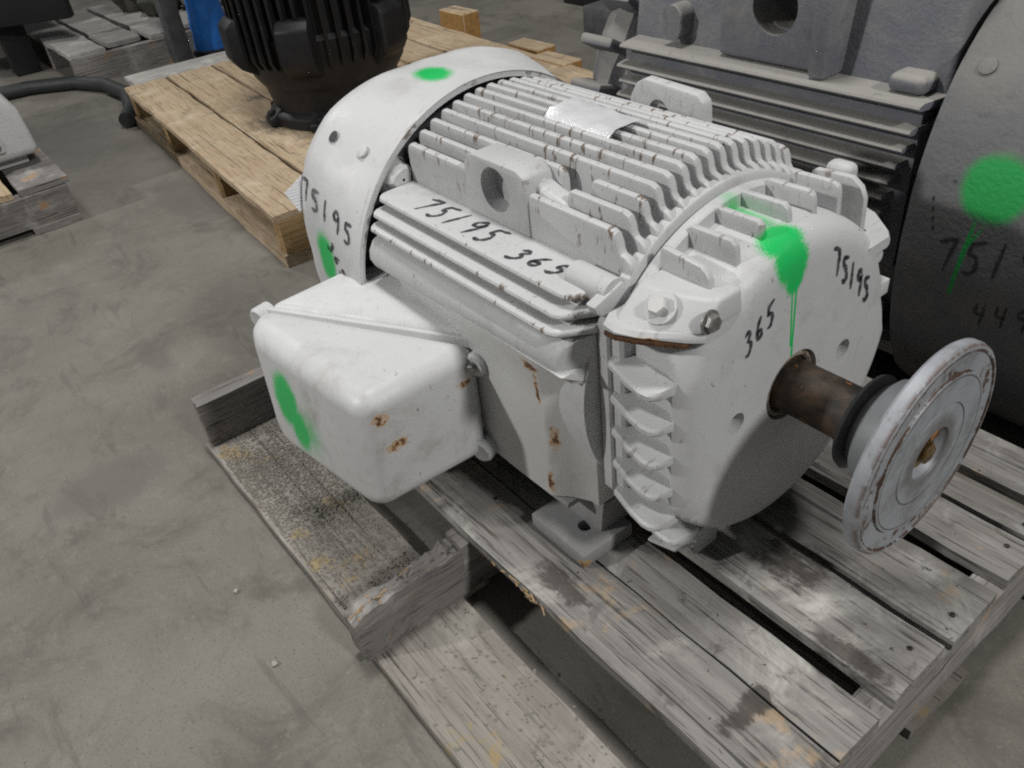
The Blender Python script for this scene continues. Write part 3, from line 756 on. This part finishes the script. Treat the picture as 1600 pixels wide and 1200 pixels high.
# paper tag stuck behind the fan cover
tg = MB().add([(-.668, -.251, .349), (-.670, -.200, .374), (-.668, -.190, .345), (-.666, -.2375, .316), (-.6675, -.251, .349), (-.6695, -.200, .374), (-.6675, -.190, .345), (-.6655, -.2375, .316)],
              [(3, 2, 1, 0), (4, 5, 6, 7), (0, 1, 5, 4), (1, 2, 6, 5), (2, 3, 7, 6), (3, 0, 4, 7)])
o = tg.build('paper_tag', m_tag); tag(o, 'small white printed paper tag sticking out behind the fan cover of the white motor', 'tag')

# ------------------------------------------------------------------ grey pallet under the motor
def board(x0, x1, y0, y1, z0, z1, mat, name, parent, rag=.0016, seed=0, axis='X', endrag=.004, n=16):
    """a rough sawn board: outline and thickness wander a little, ends are uneven"""
    rg = random.Random(seed); mb = MB(); vs = []; tp = []
    lo, hi, a, b = (x0, x1, y0, y1) if axis == 'X' else (y0, y1, x0, x1)
    m = 5
    wl = [rg.uniform(-1, 1)*rag for _ in range(n+1)]; wr = [rg.uniform(-1, 1)*rag for _ in range(n+1)]
    warp = rg.uniform(-.002, .002); bow = rg.uniform(-.0012, .0012)
    e0 = [rg.uniform(0, endrag) for _ in range(m+1)]; e1 = [rg.uniform(0, endrag*(.4 if name == 'deck_board' else 1)) for _ in range(m+1)]
    for zz in (z0, z1):
        for i in range(n+1):
            t = i/n
            for j in range(m+1):
                q = j/m
                s = lo+(hi-lo)*t+(e0[j]*(1-t)**8)-(e1[j]*t**8)
                d = (a+wl[i])*(1-q)+(b+wr[i])*q
                dz = warp*(t-.5)*(q-.5)*2+bow*(4*(q-.5)**2)-(.0010 if j in (0, m) and zz == z1 else 0)-(rg.uniform(0, .0008) if zz == z1 else 0)
                vs.append((s, d, zz+dz) if axis == 'X' else (d, s, zz+dz))
    N = (n+1)*(m+1)
    fs = []
    for i in range(n):
        for j in range(m):
            k = i*(m+1)+j
            fs.append((k, k+m+1, k+m+2, k+1)); fs.append((N+k, N+k+1, N+k+m+2, N+k+m+1))
    for i in range(n):
        for j in (0, m):
            k = i*(m+1)+j; fs.append((k, k+m+1, N+k+m+1, N+k))
    for j in range(m):
        for i in (0, n):
            k = i*(m+1)+j; fs.append((k, k+1, N+k+1, N+k))
    mb.add(vs, fs)
    return mb.build(name, mat, parent, smooth=40)
def nail(x, y, z, parent, me=[None]):
    if me[0] is None:
        me[0] = MB().lathe([(-.002, 1e-4), (-.002, .0030), (.0004, .0030), (.0008, .002), (.0012, 1e-4)], 10, (0, 0, 0), 'Z').mesh('nail', m_nail)
    o = bpy.data.objects.new('nail', me[0]); col.objects.link(o); put(o, parent); o.location = (x, y, z)
    return o
pal = thing('pallet', (-.3, 0, FLOOR), 'old grey weathered wooden pallet with gaps and a broken stringer carrying the white motor', 'pallet')
X0, X1 = -.868, .2285
ZT = -.018          # underside of the deck boards
deck = [(-.2830, -.1935), (-.1905, -.1240), (-.0985, -.0060), (.0085, .1010), (.1260, .1960), (.2020, .2440), (.2660, .3500)]
for k, (a, b) in enumerate(deck):
    bo = board(X0+.004, X1-.001*(k % 3), a, b, ZT+.0006, -.0006-.0008*(k % 2), m_deck, 'deck_board', pal, seed=20+k)
    for xs in (-.85, -.285, .207):
        for q in (.25, .75):
            if random.random() < .7: nail(xs+random.uniform(-.008, .008), a+(b-a)*q+random.uniform(-.008, .008), 0, bo)
# lower pieces seen in the gaps: strips lying in the gaps beyond the motor
board(-.30, .19, .1030, .1225, -.040, -.024, m_deck, 'deck_board', pal, seed=41)
board(-.30, .20, .2460, .2620, -.034, -.020, m_bottom, 'deck_board', pal, seed=42)
ZB = FLOOR+.019
board(X0, X0+.036, -.447, .36, ZB, ZT, m_string, 'stringer', pal, axis='Y', seed=31, rag=.001)
s2 = board(-.301, -.264, -.300, .36, ZB, ZT, m_string, 'stringer', pal, axis='Y', seed=32, rag=.001)
board(.190, .2265, -.47, .36, ZB, ZT, m_string, 'stringer', pal, axis='Y', seed=33, rag=.001)
# the bare stringer end: its top is broken out
mb = MB(); rg = random.Random(5); n = 24; vs = []
for i in range(n+1):
    t = i/n; y = -.462+.164*t
    d1 = .012*math.sin(t*3.1)*(1 if t < .9 else .3)+rg.uniform(0, .006)+(.018*(1-t/.12) if t < .12 else 0)
    d2 = .002+rg.uniform(0, .004)+(.010*(1-t/.1) if t < .1 else 0)
    xo = .003*math.sin(t*9)
    vs += [(-.301, y, ZB), (-.264+xo*.3, y, ZB), (-.264+xo*.5, y, ZT-.001-d2), (-.274, y, ZT-.004-d2*1.5-rg.uniform(0, .004)), (-.289, y, ZT-.005-d1), (-.301, y, ZT-.004-d1)]
mb.add(vs, [(i*6+k, i*6+(k+1) % 6, (i+1)*6+(k+1) % 6, (i+1)*6+k) for i in range(n) for k in range(6)]+[tuple(range(6)), tuple(range(n*6, n*6+6))])
st = mb.build('broken_stringer_end', m_string, pal, smooth=30)
mb = MB()
for k in range(16):                       # torn fibres
    y = rg.uniform(-.455, -.31) if k > 9 else rg.uniform(-.452, -.415); x = rg.uniform(-.296, -.268)
    L = rg.uniform(.010, .026); hh = rg.uniform(.001, .0035); z = ZT-.014-rg.uniform(0, .004)
    mb.obox((x, y, z+hh), (.0018, L, .0016), Matrix.Rotation(rg.uniform(-.3, .3), 3, 'X') @ Matrix.Rotation(rg.uniform(-.3, .3), 3, 'Z'))
o = mb.build('torn_fibres', m_break, st); o['kind'] = 'stuff'
mb = MB()
for k in range(14):                       # splinters on the outer edge of the first deck board
    x = rg.gauss(-.165, .035); L = rg.uniform(.006, .022)
    mb.obox((x, -.2835-rg.uniform(0, .002), -.006-rg.uniform(0, .008)), (L, .0016, .0022), Matrix.Rotation(rg.uniform(-.5, .5), 3, 'Z'))
o = mb.build('splinters', m_break, bpy.data.objects['deck_board']); o['kind'] = 'stuff'
for k, (a, b) in enumerate(((-.452, -.312), (-.045, .075), (.23, .35))):
    board(X0+.01, X1+.008, a, b, FLOOR+.0012, ZB-.0005, m_bottom, 'bottom_board', pal, seed=51+k, rag=.002)
# grit lying on the outer bottom board
mb = MB(); rg = random.Random(11)
octv = [(1, 0, 0), (-1, 0, 0), (0, 1, 0), (0, -1, 0), (0, 0, 1), (0, 0, -.3)]
octf = [(0, 2, 4), (2, 1, 4), (1, 3, 4), (3, 0, 4), (2, 0, 5), (1, 2, 5), (3, 1, 5), (0, 3, 5)]
for k in range(5400):
    if k < 4700: x = rg.triangular(-.83, -.31, -.72)
    else: x = rg.uniform(-.83, .20)
    y = rg.uniform(-.448, -.316) if k < 5000 else rg.triangular(-.448, -.300, -.33)
    if -.304 < x < -.26: continue
    s = rg.uniform(.0006, .0019)*(1.35 if rg.random() < .1 else 1); a = rg.uniform(0, 6.28); c, q = math.cos(a), math.sin(a)
    sx, sy, sz = s*rg.uniform(.8, 1.4), s*rg.uniform(.8, 1.3), s*rg.uniform(.4, .75)
    mb.add([(x+c*u*sx-q*v*sy, y+q*u*sx+c*v*sy, ZB+.0004+ww*sz) for u, v, ww in octv], octf)
for k in range(900):                      # loose crumbs on the concrete beside it
    x = rg.uniform(-1.3, .1); y = -.47-abs(rg.gauss(0, .22)); s_ = rg.uniform(.0006, .0017)
    mb.add([(x+u*s_*1.2, y+v*s_, FLOOR+.0003+ww*s_*.7) for u, v, ww in octv], octf)
o = mb.build('gravel', plain('grey_grit', (.235, .222, .19), .9, 0, .6, 130, .4, c2=(.165, .155, .132)), smooth=10, weld=False)
tag(o, 'grey grit and crumbs scattered over the low bottom board of the grey pallet and the concrete beside it', 'gravel', kind='stuff')
# flakes on the floor beside the pallet
m_flake = plain('pale_flake', (.36, .35, .325), .8)
for k, (x, y, s, lab) in enumerate(((-.36, -.555, .005, 'largest pale paint flake on the concrete beside the broken stringer'), (-.20, -.60, .0045, 'pale paint flake on the concrete left of the near end of the low bottom board'),
                                    (-.515, -.545, .004, 'pale paint flake on the concrete below the terminal box'), (-.30, -.86, .003, 'tiny pale flake alone on open concrete at the lower left'))):
    rg = random.Random(60+k); pts = [(x+s*rg.uniform(.6, 1.2)*math.cos(t), y+s*rg.uniform(.5, 1.1)*math.sin(t)) for t in [j*2*PI/7 for j in range(7)]]
    o = MB().prism(pts, FLOOR+.001, FLOOR+.0035, lambda u, v, t: (u, v, t)).build('paint_flake', m_flake)
    tag(o, lab, 'flake', 'pale flakes on the floor')

# ------------------------------------------------------------------ big dusty motor on the right
big = thing('large_motor', (-.4, .765, FLOOR), 'large dusty blue grey finned motor with a green spray blot, behind the white motor', 'electric motor')
BY, BZ = .765, .19
bf = MB().lathe([(-.72, .02), (-.72, .300), (-.10, .300), (-.10, .02)], 72, (0, BY, BZ)).build('frame', m_big, big)
for k, z in enumerate((.377, .343, .318, .2925, .268, .243, .218, .193, .168, .14)):
    yt = .342+.004*math.sin(min(1, k/6)*PI); th = .0062
    prof = [(.25, z-th), (yt-.012, z-th*.8), (yt-.002, z-th*.5), (yt, z), (yt-.002, z+th*.5), (yt-.012, z+th*.8), (.25, z+th)]
    mb = MB().prism(prof, -.705-.006*(k % 2), -.118-.006*min(k, 5), lambda u, v, t: (t, BY-u, v)); n = len(prof)
    for q in range(n):
        if prof[q][0] > .3: mb.v[n+q] = (mb.v[n+q][0]-.016, mb.v[n+q][1], mb.v[n+q][2]); mb.v[q] = (mb.v[q][0]+.012, mb.v[q][1], mb.v[q][2])
    mb.build('ledge' if k == 0 else 'cooling_fin', m_big, bf)
MB().box((-.70, BY-.318, .13), (-.14, BY-.25, .376)).build('flank_wall', m_big, bf)
MB().prism([(.288, .37), (.282, .41), (.262, .60), (.20, .60), (.20, .37)], -.71, -.128, lambda u, v, t: (t, BY-u, v)).build('upper_flank', m_big, bf, bevel=.008, seg=3)
lg = MB().prism([(-.50, .384), (-.50, .60), (-.30, .60), (-.30, .384)], BY-.312, BY-.24, lambda u, v, t: (u, t, v)).build('lifting_lug', m_big, bf, bevel=.01, seg=3)
cut(lg, MB().cyl((-.395, BY-.27, .468), .040, -.08, .04, 'Y', 32))
cut(bpy.data.objects['upper_flank'], MB().cyl((-.395, BY-.27, .468), .038, -.08, .035, 'Y', 32))
MB().prism([(-.318, .383), (-.318, .60), (-.282, .60), (-.290, .383)], BY-.330, BY-.24, lambda u, v, t: (u, t, v)).build('lug_rib', m_big, bf, bevel=.006)
MB().lathe([(-.03, 1e-4), (-.03, 1), (.012, 1), (.016, .8), (.016, 1e-4)], 24, (-.598, BY-.283, .421), 'Y', rf=lambda a, x: .018*(1+.55*abs(math.cos(a)))).build('cast_pad', m_big, bf)
MB().box((-.20, BY-.318, .383), (-.145, BY-.26, .408)).build('cast_pad', m_big, bf, bevel=.010, seg=3)
for k in range(11):
    y = BY-.19+.038*k; zt = BZ+math.sqrt(.43**2-(y-BY)**2)
    MB().box((-.70, y-.006, .42), (-.13, y+.006, zt)).build('cooling_fin', m_big, bf, bevel=.002)
def big_r(a, x):
    d = 9
    for q in (45, 137, 225, 315):
        d = min(d, abs((math.degrees(a)-q+180) % 360-180)) if d != 9 else abs((math.degrees(a)-q+180) % 360-180)
    return 1+.055*max(0, min(1, 1-(d-6)/30))
cov = MB().lathe([(-.112, .340), (-.118, .343), (-.120, .350), (-.116, .3585), (-.10, .362), (-.02, .362), (.10, .362), (.26, .360), (.34, .352), (.37, .33), (.375, .10), (.375, .002)], 128, (0, BY, BZ), rf=big_r, tips=[0]*12).build('fan_cover', m_bigcover, big)
def on_big(x, deg):
    a = R(deg); r = .362*big_r(a, x)
    return Vector((x, BY+r*math.cos(a), BZ+r*math.sin(a))), Vector((0, math.cos(a), math.sin(a)))
def big_fn(x0, d0, ux, ud, vx, vd):
    return lambda u, v: on_big(x0+u*ux+v*vx, d0+u*ud+v*vd)
writing('75195', big_fn(-.060, 182.5, .0345, -1.1, -.002, -8.0), 1.0, .0058, m_inkbig, cov, seed=12)
writing('449', big_fn(.003, 192.5, .0270, -1.0, -.001, -5.6), 1.0, .0052, m_inkbig, cov, seed=13)
writing('-', big_fn(-.066, 163.5, .016, 0, 0, -2.0), 1.0, .0045, m_inkbig, cov, seed=14)
for k in range(4):
    writing('i', big_fn(-.086+.003*k, 168.5+2.1*k, .012, 0, 0, -3.2), 1.0, .0042, m_inkbig, cov, seed=15+k)
p_, n_ = on_big(-.080, 141)
disc_on(p_, n_, .011, .003, m_bigcover, 'screw', cov)
# the far end with its lumpy bracket
MB().lathe([(-.90, .002), (-.90, .16), (-.87, .26), (-.83, .30), (-.80, .315), (-.77, .31), (-.755, .285), (-.735, .285), (-.735, .1)], 64, (0, BY, BZ), rf=lambda a, x: 1+.025*math.sin(9*a+x*40)).build('end_bracket', m_big, big)
for k in range(10):
    a = R(108+14*k)
    MB().obox((-.80, BY+.322*math.cos(a), BZ+.322*math.sin(a)), (.085, .05, .020), Matrix.Rotation(a, 3, 'X')).build('bracket_rib', m_big, big, bevel=.006)
for x in (-.58, -.24):
    MB().box((x-.07, BY-.30, FLOOR+.11), (x+.07, BY+.30, FLOOR+.15)).build('foot', m_big, big, bevel=.006)
    MB().box((x-.05, BY-.27, FLOOR+.149), (x+.05, BY+.27, BZ-.10)).build('foot_web', m_big, big, bevel=.006)
sk = thing('pallet', (-.3, .80, FLOOR), 'dark worn pallet under the large dusty grey motor', 'pallet')
for k in range(6):
    board(-.95, .45, .47+.115*k, .57+.115*k, -.035, -.0172, m_string, 'deck_board', sk, seed=160+k)
for k, xx in enumerate((-.93, -.27, .40)):
    board(xx, xx+.045, .47, 1.15, FLOOR+.001, -.036, m_string, 'stringer', sk, axis='Y', seed=170+k)

# ------------------------------------------------------------------ light pallet with the black motor
lp = thing('pallet', (-2.05, .58, FLOOR), 'clean light pine pallet carrying the black upright motor', 'pallet', rz=0)
YA = R(-4.)
def lpt(u, v):                              # u along the boards, v across them
    return (-2.86+u*math.cos(YA)-v*math.sin(YA), .061+u*math.sin(YA)+v*math.cos(YA))
def lboard(u0, u1, v0, v1, z0, z1, mat, name, axis='X', seed=0, parent=None):
    o = board(u0, u1, v0, v1, z0, z1, mat, name, None, axis=axis, seed=seed, rag=.003, endrag=.010)
    o.rotation_euler = (0, 0, YA); x, y = lpt(0, 0); o.location = (x, y, 0)
    put(o, lp); return o
v = 0
for k, wd in enumerate((.150, .160, .140, .165, .150, .140, .170)):
    lboard(.0, 1.49-(.35 if k == 6 else 0)*0, v, v+wd, -.007, .010, m_new, 'deck_board', seed=70+k); v += wd+.012
lboard(-.17, -.004, .04, .72, -.012, .006, m_greyboard, 'lead_board', 'Y', 77)
for k, u in enumerate((.02, .48, .98, 1.45)):
    lboard(u, u+.040, .002, v-.012, -.092, -.0075, m_newdark, 'stringer', 'Y', 80+k)
for k, vv in enumerate((.0, .5, 1.0)):
    lboard(.0, 1.49, vv, vv+.09, FLOOR+.001, -.093, m_newdark if k else m_new, 'bottom_board', seed=90+k)
# orange ends of timber lying beyond the pallet
for k, (x, y, lab) in enumerate(((-2.56, 1.36, 'orange ended timber offcut beyond the light pallet, beside the black motor'), (-1.90, 1.20, 'middle orange ended timber offcut beyond the light pallet'), (-1.70, 1.14, 'orange ended timber offcut nearest the dusty grey motor'))):
    t = thing('timber_offcut', (x, y, FLOOR), lab, 'timber', 'timber offcuts beyond the light pallet')
    mb = MB().box((x-.12, y-.04, FLOOR+.001), (x+.05, y+.04, .015)); mb.build('timber', m_new, t, bevel=.004)
    mb = MB().box((x+.0495, y-.036, FLOOR+.004), (x+.053, y+.036, .011)); mb.build('cut_end', m_endgrain, t)
    mb = MB().box((x-.115, y-.0435, FLOOR+.004), (x+.049, y-.0395, .011)); mb.build('sawn_face', m_endgrain, t)

BK = (-1.945, .45, 0)
bk = thing('upright_motor', (BK[0], BK[1], .01), 'black upright finned motor standing on the light pine pallet', 'electric motor')
MB().lathe([(.011, .02), (.011, .196), (.016, .203), (.040, .203), (.048, .196), (.052, .185), (.12, .198), (.135, .21)], 64, BK, 'Z').build('base_flange', m_black, bk)
MB().lathe([(.125, .205), (.15, .222), (.24, .235), (.26, .236), (.27, .215), (1.0, .215), (1.0, .02)], 64, BK, 'Z').build('body', m_black, bk)
for k in range(46):
    a = 2*PI*k/46; c, s_ = math.cos(a), math.sin(a)
    MB().prism([(.19, .190), (.236, .190), (.252, .215), (.252, .98), (.19, .98)], -.0045, .0045, lambda u, v2, t: (BK[0]+u*c-t*s_, BK[1]+u*s_+t*c, v2)).build('cooling_fin', m_black, bk)
for a in (R(215), R(262), R(318), R(20), R(90), R(150)):
    c, s_ = math.cos(a), math.sin(a)
    MB().prism([(.18, .14), (.262, .19), (.278, .215), (.278, .30), (.256, .32), (.18, .32)], -.045, .045, lambda u, v2, t: (BK[0]+u*c-t*s_, BK[1]+u*s_+t*c, v2)).build('bolt_ear', m_black, bk, bevel=.006)
    MB().prism([(.15, .012), (.222, .012), (.222, .035), (.20, .047), (.15, .09)], -.030, .030, lambda u, v2, t: (BK[0]+u*c-t*s_, BK[1]+u*s_+t*c, v2)).build('foot_lug', m_black, bk, bevel=.004)
    p_ = Vector((BK[0]+.205*c, BK[1]+.205*s_, .040))
    hexbolt(p_, (.25*c, .25*s_, 1), .013, .014, m_black, bk)

# ------------------------------------------------------------------ background left
bc = thing('blue_cone', (-3.62, .68, FLOOR), 'blue plastic cone shaped drum standing on the floor behind the light pallet', 'cone')
MB().lathe([(0, .02), (0, .112), (.02, .112), (.025, .092), (.03, .02)], 32, (-3.62, .68, FLOOR+.001), 'Z').build('base', m_seal, bc)
MB().lathe([(.022, .098), (.05, .095), (.16, .08), (.40, .055), (.44, .045), (.44, .002)], 32, (-3.62, .68, FLOOR+.001), 'Z').build('body', m_blue, bc)
bench = thing('steel_bench', (-4.3, .3, FLOOR), 'black steel workbench frame over the old grey pallet at the far left', 'workbench')
def leg(x, y, w_, m, top=.62): MB().box((x-w_, y-w_, FLOOR+.001), (x+w_, y+w_, top)).build('leg', m, bench, bevel=.004)
leg(-4.16, -.04, .055, m_steel); leg(-3.55, .50, .036, m_greysteel)
leg(-5.3, .12, .05, m_steel)
MB().box((-6.3, -.25, .40), (-4.05, .05, .62)).build('side_beam', m_steel, bench, bevel=.006)
MB().box((-4.25, .05, .44), (-4.05, 1.6, .62)).build('front_beam', m_steel, bench, bevel=.006)
MB().obox((-4.12, -.22, .32), (.06, .95, .44), Matrix.Rotation(-math.atan2(.42, .70), 3, 'Z')).build('front_rail', m_steel, bench, bevel=.006)
op = thing('pallet', (-4.0, .4, FLOOR), 'old grey pallet with machine castings, under the black steel bench', 'pallet')
for k, vv in enumerate((.06, .235, .41, .585, .76)):
    board(-4.65, -3.62-.05*(k % 2), vv, vv+.15, -.018, .002, m_deck if False else m_greyboard, 'deck_board', op, seed=110+k, rag=.004, endrag=.02)
for k, xx in enumerate((-4.6, -4.1, -3.66)):
    board(xx, xx+.045, .06, .9, FLOOR+.001, -.019, m_string, 'stringer', op, axis='Y', seed=120+k)
cst = thing('gear_casting', (-4.2, .55, .002), 'dull olive machine castings heaped on the old grey pallet', 'casting')
rg = random.Random(3)
for k, (x, y, r) in enumerate(((-4.05, .62, .10), (-3.95, .78, .09), (-4.3, .60, .13), (-4.15, .85, .12), (-3.85, .92, .08))):
    mb = MB().lathe([(.003, .01), (.003, r*.8), (r*.5, r), (r*.7, r*1.05), (r*1.1, r*.7), (r*1.25, r*.4), (r*1.5, r*.38), (r*1.5, .002)], 14, (x, y, 0), 'Z', rf=lambda a, xx: 1+.12*math.sin(5*a+xx*30))
    mb.build('casting', m_olive, cst, bevel=.004, smooth=25)
hs = MB().tube([(-3.75, -.30, FLOOR+.03), (-3.72, -.12, FLOOR+.03), (-3.6, .04, FLOOR+.03), (-3.42, .12, FLOOR+.03), (-3.2, .14, FLOOR+.03), (-2.98, .09, FLOOR+.03), (-2.85, .03, FLOOR+.03)], .028, 12).build('rubber_hose', m_hose)
tag(hs, 'thick black rubber hose lying on the floor beside the corner of the light pallet', 'hose')
# pale machine cut by the left edge
lm_ = thing('grey_machine', (-2.55, -.52, 0), 'pale grey blocky machine housing standing on the pallet cut by the left edge', 'machine')
MB().prism([(-.80, .03), (-.80, .22), (-.76, .27), (-.46, .27), (-.385, .22), (-.345, .16), (-.335, .03)], -3.3, -2.32, lambda u, v, t: (t, u, v)).build('housing', m_leftm, lm_, bevel=.022, seg=4)
MB().box((-3.25, -.77, .001), (-2.37, -.37, .031)).build('foot', m_leftm, lm_, bevel=.004)
MB().box((-2.325, -.60, .06), (-2.305, -.42, .19)).build('cover_plate', m_leftm, lm_, bevel=.006, seg=3)
for y in (-.58, -.44):
    for z in (.08, .17): hexbolt((-2.305, y, z), (1, 0, 0), .009, .008, m_bolt, lm_)
p2 = thing('pallet', (-2.4, -.6, FLOOR), 'wooden pallet under the pale grey machine, cut by the left edge', 'pallet')
for k, vv in enumerate((-1.05, -.90, -.75, -.60, -.45)):
    board(-3.1, -2.15, vv, vv+.13, -.018, .0, m_new if k % 2 else m_string, 'deck_board', p2, seed=130+k)
for k, xx in enumerate((-3.1, -2.6, -2.19)):
    board(xx, xx+.045, -1.05, -.33, FLOOR+.02, -.019, m_string, 'stringer', p2, axis='Y', seed=140+k)
for k, vv in enumerate((-1.05, -.46)):
    board(-3.1, -2.13, vv, vv+.13, FLOOR+.001, FLOOR+.0195, m_string, 'bottom_board', p2, seed=150+k)
# dark machine bed beyond, at the top edge
mb_ = thing('machine_bed', (-2.6, 2.2, FLOOR), 'dark steel machine bed with a pale beam beyond the dusty grey motor', 'machine')
MB().box((-2.75, 2.05, FLOOR+.001), (-2.30, 2.6, .30)).build('bed', m_steel, mb_, bevel=.01)
MB().box((-2.28, 1.75, FLOOR+.001), (-1.2, 1.98, -.02)).build('beam', m_greysteel, mb_, bevel=.008)
MB().box((-2.28, 2.05, FLOOR+.001), (-1.0, 2.7, .12)).build('tray', m_greysteel, mb_, bevel=.008)
